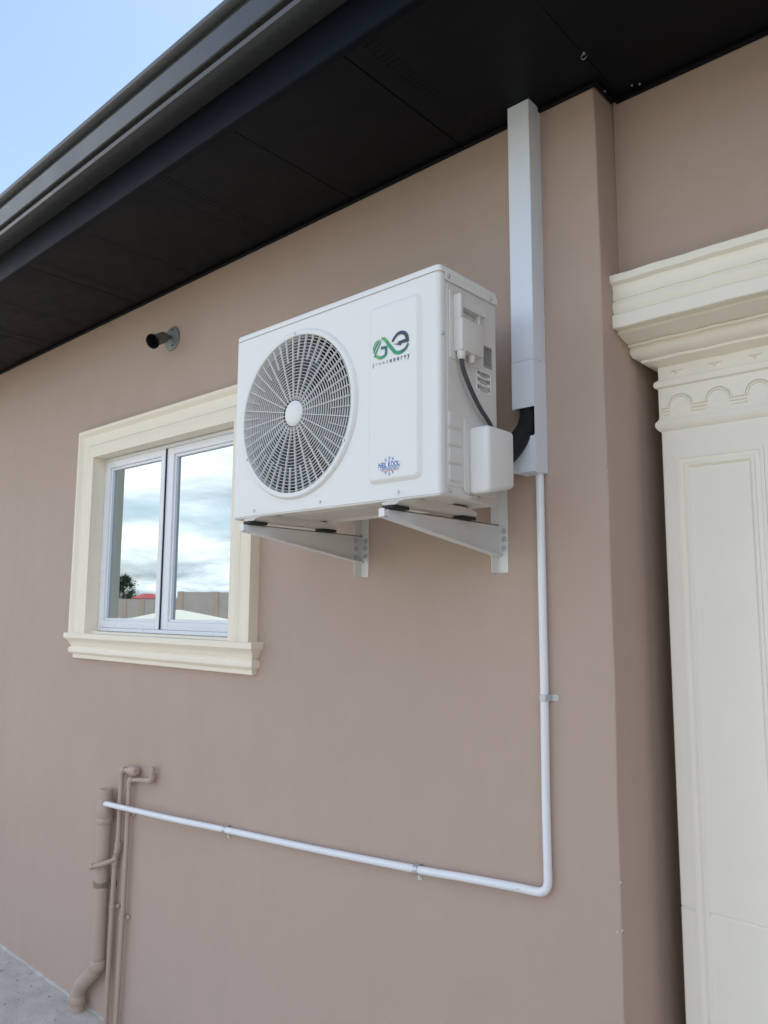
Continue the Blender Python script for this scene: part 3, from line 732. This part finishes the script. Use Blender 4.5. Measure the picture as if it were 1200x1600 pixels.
box(B, TX1+0.0003, TX1+0.0016, TY-0.001, -0.022, 2.2125, TZ1, 0.0004, 1); build('cover', B, 'trunk', T, weld=False)
B = nb(); v = box(B, TX0-0.0014, TX1+0.0003, TY-0.0016, TY+0.0014, 2.092, 2.2115)
build('cover', B, 'trunk', T)
B = nb()
top = [(-1.004, 1.985), (-0.995, 1.990), (-0.985, 1.995), (-0.976, 2.003), (-0.968, 2.012), (-0.962, 2.017), (-0.952, 2.019), (-0.9417, 2.020)]
pts = [(TX1+0.0003, TZ0), (TX0-0.001, TZ0)]+top
loft(B, [[(x, y, z) for x, z in pts] for y in (TY-0.0012, TY+0.0014)]); build('cover', B, 'trunk', T, smooth=None)
HS = nb(); tube(HS, smooth_path([(-0.970, -0.030, 2.30), (-0.970, -0.031, 2.12), (-0.972, -0.042, 2.055), (-0.980, -0.068, 2.015), (-0.985, -0.105, 1.975), (-0.980, -0.150, 1.950), (-0.968, -0.195, 1.940)]), 0.024, 20)
for v_ in HS.verts:
    a_ = math.sin(v_.co.z*310+v_.co.y*120)*0.0010+math.sin(v_.co.z*90+v_.co.x*200)*0.0008; v_.co += Vector((a_, -a_, a_*0.3))
o = build('insulated_hose', HS, 'foam'); tag(o, 'thick black insulated hose bending from the white trunking behind the valve cover', 'hose')
PXc = -0.957
T = thing('drain_pipe', 'thin white plastic drain pipe running down the wall and across to the soil pipe', 'pipe', (PXc, 0, 0.94))
ctrl = [(PXc, -0.0155, TZ0+0.0015), (PXc, -0.0155, 1.39), (PXc-0.001, -0.0155, 0.943), (-1.05, -0.016, 0.9405), (-1.352, -0.0155, 0.9105), (-2.184, -0.0165, 0.8545), (-2.55, -0.035, 0.834), (-2.885, -0.066, 0.8255)]
P1 = bend_path([(PXc, -0.0155, TZ0+0.0015), (PXc+0.0005, -0.0150, 1.45), (PXc-0.0015, -0.0155, 1.15), (PXc, -0.0155, 0.9440), (-1.036, -0.0155, 0.9395)], 0.032, 8)
B = nb(); tube(B, P1, 0.0102, 18); build('riser', B, 'pvc', T, smooth=60)
B = nb(); tube(B, smooth_path([(-1.030, -0.0155, 0.9402), (-1.20, -0.0155, 0.9262), (-1.352, -0.0155, 0.9120), (-1.75, -0.0155, 0.8825), (-2.184, -0.0175, 0.8560), (-2.50, -0.033, 0.8400), (-2.928, -0.053, 0.8235)], 6), 0.0102, 18); build('run', B, 'pvc', T, smooth=60)
B = nb(); bmesh.ops.create_cone(B, cap_ends=True, segments=6, radius1=0.0065, radius2=0.0065, depth=0.0003); B.free()
def clip(loc, axis, tabdir):
    """galvanised saddle clip over the pipe with one screwed tab"""
    a = Vector(axis).normalized(); t_ = Vector(tabdir).normalized(); o = Vector((0, -1, 0)); c = Vector(loc)
    B = nb(); c0 = c.copy(); c0.y = -0.0155
    def sec(r, base):
        p_ = [c0+t_*(-math.cos(R(180*k/12)))*r+o*math.sin(R(180*k/12))*r for k in range(13)]
        p_ = [Vector((p_[0].x, -0.0008, p_[0].z))]+p_+[Vector((p_[-1].x, base, p_[-1].z))]
        p_.append(Vector((0, base, 0))+Vector((c.x, 0, c.z))+t_*0.030); return p_
    out, inn = sec(0.0126, -0.0024), sec(0.0114, -0.0010); prof = out
    w = 0.0075; ring_ = out+inn[::-1]
    loft(B, [[q-a*w for q in ring_], [q+a*w for q in ring_]], (True, True))
    cc = prof[-1]-t_*0.009; cyl(B, (cc.x, -0.0025, cc.z), (0, -1, 0), 0.0042, 0.0028, 10)
    build('clip', B, 'steel', T, weld=False, smooth=50)
clip((PXc, 0, 1.389), (0, 0, 1), (1, 0, 0)); clip((-1.352, 0, 0.9120), (-1, 0, -0.07), (0, 0, -1)); clip((-2.184, 0, 0.8560), (-1, 0, -0.06), (0, 0, -1))

# ------------------------------------------------------------------ soil pipe and water pipes
SX, SY = -2.941, -0.040
T = thing('soil_pipe', 'thick taupe soil pipe against the wall with capped top and offset foot', 'pipe', (SX-0.14, SY, 0))
B = nb(); tube(B, bend_path([(SX, SY, 0.86), (SX, SY, 0.205), (SX-0.143, SY, 0.085), (SX-0.143, SY, -0.03)], 0.045, 8), 0.0280, 28); build('pipe', B, 'pipe_paint', T, smooth=60)
def collar(z, r, h, x=SX): 
    B = nb(); tube(B, [(x, SY, z), (x, SY, z+0.004), (x, SY, z+h-0.004), (x, SY, z+h)], r, 28, radii=[r-0.003, r, r, r-0.002]); return B
build('collar', collar(0.745, 0.0335, 0.022), 'pipe_paint', T); build('collar', collar(0.20, 0.0320, 0.035), 'pipe_paint', T); build('collar', collar(0.028, 0.0320, 0.03, SX-0.143), 'pipe_paint', T)
build('collar', collar(0.760, 0.0318, 0.075), 'pipe_paint', T)
build('cap', collar(0.845, 0.0275, 0.030), 'pipe_paint', T)
def strap(z, r, name='strap'):
    B = nb(); pr3 = [(SX+r*math.cos(R(a)), SY-r*math.sin(R(a))) for a in range(-20, 201, 10)]
    pr3 = [(SX+r+0.016, -0.003), (SX+r-0.002, -0.003)]+pr3+[(SX-r+0.002, -0.003), (SX-r-0.016, -0.003)]
    loft(B, [[(x, y, z-0.009) for x, y in pr3], [(x, y, z+0.009) for x, y in pr3]], (False, False), closed=False)
    bmesh.ops.solidify(B, geom=B.faces[:], thickness=0.002); build(name, B, 'pipe_paint', T, weld=False)
strap(0.515, 0.0306)
def wpipe(name, label, path, r, clips, extra=None):
    T = thing(name, label, 'pipe', (path[0][0], path[0][1], 0), 'small painted water pipes')
    B = nb(); tube(B, bend_path(path, 0.016, 6), r, 16); build('pipe', B, 'pipe_paint', T, smooth=60)
    for i in range(1, len(path)-1):     # elbow fittings
        a = Vector(path[i]); B = nb(); d0 = (Vector(path[i-1])-a).normalized(); d1 = (Vector(path[i+1])-a).normalized()
        if d0.dot(d1) < -0.95: continue
        tube(B, bend_path([a+d0*0.026, a, a+d1*0.026], 0.015, 6), r*1.32, 16); build('elbow', B, 'pipe_paint', T, smooth=60)
    for (x, z) in clips:
        B = nb(); box(B, x-r*0.4, x+r*2.6, -0.012, -0.0006, z-0.007, z+0.007, 0.002, 1); tube(B, [(x, path[0][1], z-0.008), (x, path[0][1], z+0.008)], r*1.25, 14)
        build('clip', B, 'pipe_paint', T, weld=False)
    return T
y = -0.022
TA = wpipe('water_pipe', 'slim taupe water pipe next to the soil pipe ending in a stubby capped elbow', [(-2.893, y, -0.02), (-2.888, y, 0.30), (-2.880, y, 0.62), (-2.862, y, 0.66), (-2.858, y, 0.957), (-2.775, y-0.004, 0.966)], 0.0095, [(-2.884, 0.44), (-2.862, 0.815)])
B = nb(); tube(B, [(-2.792, y-0.004, 0.964), (-2.780, y-0.004, 0.9655), (-2.748, y-0.004, 0.968), (-2.741, y-0.004, 0.9685)], 0.017, 18, radii=[0.015, 0.018, 0.018, 0.012]); build('cap', B, 'pipe_paint', TA)
B = nb(); tube(B, bend_path([(-2.872, y, 0.618), (-2.890, -0.060, 0.606), (-2.936, -0.088, 0.590)], 0.02, 6), 0.0090, 14); build('branch', B, 'pipe_paint', TA, smooth=60)
B = nb(); tube(B, [(-2.930, -0.0845, 0.592), (-2.942, -0.0915, 0.588)], 0.0115, 14); build('branch_cap', B, 'pipe_paint', TA)
TB = wpipe('water_pipe', 'slim taupe water pipe farther from the soil pipe ending in an upturned elbow', [(-2.820, y, -0.02), (-2.803, y, 0.45), (-2.797, y, 0.930), (-2.640, y, 0.948), (-2.632, y, 1.000)], 0.0090, [(-2.806, 0.42), (-2.797, 0.80)])

# ------------------------------------------------------------------ lamp holder on the wall
T = thing('lamp_holder', 'grey empty spotlight lamp holder on a round wall plate left of the unit', 'lamp', (-2.655, 0, 2.685))
lc = Vector((-2.655, 0, 2.686))
B = nb(); rr = [(0.050, -0.0005), (0.051, -0.004), (0.048, -0.008), (0.030, -0.012), (0.012, -0.013)]
loft(B, [[(lc.x+r*math.cos(2*math.pi*k/36), yy, lc.z+r*math.sin(2*math.pi*k/36)) for k in range(36)] for r, yy in rr]); build('wall_plate', B, 'lampbase', T)
for dx, dz in ((0.012, 0.034), (0.016, -0.032)):
    B = nb(); box(B, lc.x+dx-0.006, lc.x+dx+0.006, -0.0125, -0.008, lc.z+dz-0.0025, lc.z+dz+0.0025); build('slot', B, 'lampblack', T)
k0 = Vector((-2.650, -0.010, 2.690)); k1 = Vector((-2.646, -0.042, 2.682)); ax = Vector((0.032, -0.075, -0.047)).normalized()
B = nb(); tube(B, [k0, k1], 0.009, 14); cyl(B, k1+Vector((-0.012, 0, 0)), (1, 0, 0), 0.012, 0.024, 16); build('knuckle', B, 'lampdark', T)
def lathe(B, o_, ax_, prof_, n=28, caps=(True, False)):
    a_ = Vector(ax_).normalized(); u_ = a_.orthogonal().normalized(); w_ = a_.cross(u_)
    loft(B, [[o_+a_*t_+(u_*math.cos(2*math.pi*k/n)+w_*math.sin(2*math.pi*k/n))*r for k in range(n)] for t_, r in prof_], caps)
B = nb(); pr4 = [(0.002, 0.012), (0.004, 0.0205)]+[(0.006+0.0042*i, 0.0212+(0.0014 if i % 2 else 0)) for i in range(14)]
pr4 += [(0.066, 0.0222), (0.074, 0.0245), (0.084, 0.0285), (0.090, 0.0298)]
lathe(B, k1, ax, pr4); build('socket', B, 'lampdark', T, smooth=35)
B = nb(); lathe(B, k1, ax, [(0.0905, 0.0302), (0.0915, 0.0290), (0.0895, 0.0270), (0.082, 0.0250), (0.072, 0.0215), (0.045, 0.0175)], caps=(False, True)); build('socket_mouth', B, 'lampblack', T)

# ------------------------------------------------------------------ the yard that the window glass mirrors
T = thing('gate_pier', 'cream square pier with a low pyramid cap mirrored in the window', 'pier', (-6.0, -2.15, 0))
B = nb(); box(B, -6.25, -5.75, -2.40, -1.90, -0.03, 1.40, 0.01, 1); build('shaft', B, 'pier', T)
B = nb()
rows = [[(-6.0+s*a, -2.15+s*c, z) for a, c in ((-1, -1), (1, -1), (1, 1), (-1, 1))] for s, z in ((0.27, 1.40), (0.33, 1.425), (0.345, 1.45), (0.345, 1.475), (0.33, 1.487), (0.02, 1.572))]
loft(B, rows); build('cap', B, 'pier', T, smooth=20)
def block_wall(name, label, p0, p1, h, th, mat_, n):
    T = thing(name, label, 'wall', p0); a, c = Vector(p0), Vector(p1); d = (c-a).normalized(); nn = Vector((-d.y, d.x, 0))
    def slab(B, s0, s1, t0, t1, z1): loft(B, [[(a+d*s+nn*t_+Vector((0, 0, z))) for s, t_ in ((s0, t0), (s1, t0), (s1, t1), (s0, t1))] for z in (-0.05, z1)])
    L = (c-a).length; B = nb(); slab(B, 0, L, -th/2, th/2, h); build('blockwork', B, mat_, T)
    for k in range(n+1):
        s = L*k/n; B = nb(); slab(B, s-0.22, s+0.22, -th/2-0.08, th/2+0.08, h+0.03); build('post', B, 'block_warm', T)
    return T
block_wall('boundary_wall', 'long grey block boundary wall with posts mirrored in the left pane', (-88.0, -18.0, 0), (-60.0, -56.0, 0), 2.36, 0.2, 'block', 27)
W2 = block_wall('boundary_wall', 'taller grey block wall mirrored in the right pane', (-53.0, -33.0, 0), (-38.0, -46.0, 0), 2.78, 0.2, 'block', 7)
HR = thing('far_house', 'far red-roofed house behind the boundary wall mirrored in the left pane', 'house', (-174.5, -103, 0))
B = nb(); box(B, -177, -172, -106, -100, -0.05, 3.6); build('wall', B, 'block_warm', HR)
B = nb(); rows = [[(-177.4, -106.4, 3.6), (-171.6, -106.4, 3.6), (-171.6, -99.6, 3.6), (-177.4, -99.6, 3.6)], [(-174.7, -104, 4.9), (-174.3, -104, 4.9), (-174.3, -102, 4.9), (-174.7, -102, 4.9)]]
loft(B, rows); build('roof', B, 'red', HR, smooth=None)
TR = thing('tree', 'leafy tree standing above the boundary wall mirrored in the left pane', 'tree', (-111.5, -60.9, 0))
tb = Vector((-111.5, -60.9, 0)); random.seed(11)
B = nb(); tube(B, [tb, tb+Vector((0.1, 0, 2.5)), tb+Vector((0, 0.1, 6.0))], 0.2, 8, radii=[0.26, 0.2, 0.08])
limbs = []
for k in range(9):
    a = R(k*137.5); s = tb+Vector((0.05, 0.03, 2.6+0.36*k)); l = 1.45-0.07*k; e = s+Vector((math.cos(a)*l, math.sin(a)*l, 0.5)); tube(B, [s, (s+e)/2+Vector((0, 0, 0.05)), e], 0.06, 6, radii=[0.08, 0.05, 0.03]); limbs.append(e)
build('trunk', B, 'bark', TR)
B = nb()
for e in limbs+[tb+Vector((0, 0, 6.0)), tb+Vector((0.2, 0.4, 5.2))]:
    for k in range(260):
        q = e+Vector((random.gauss(0, .42), random.gauss(0, .42), random.gauss(0, .28))); s = random.uniform(.10, .20)
        a = Vector((random.gauss(0, 1), random.gauss(0, 1), random.gauss(0, 1))).normalized(); b_ = a.orthogonal().normalized()
        quad(B, q-a*s, q+b_*s*.5, q+a*s, q-b_*s*.5)
build('crown', B, 'leaf', TR, smooth=None, weld=False)
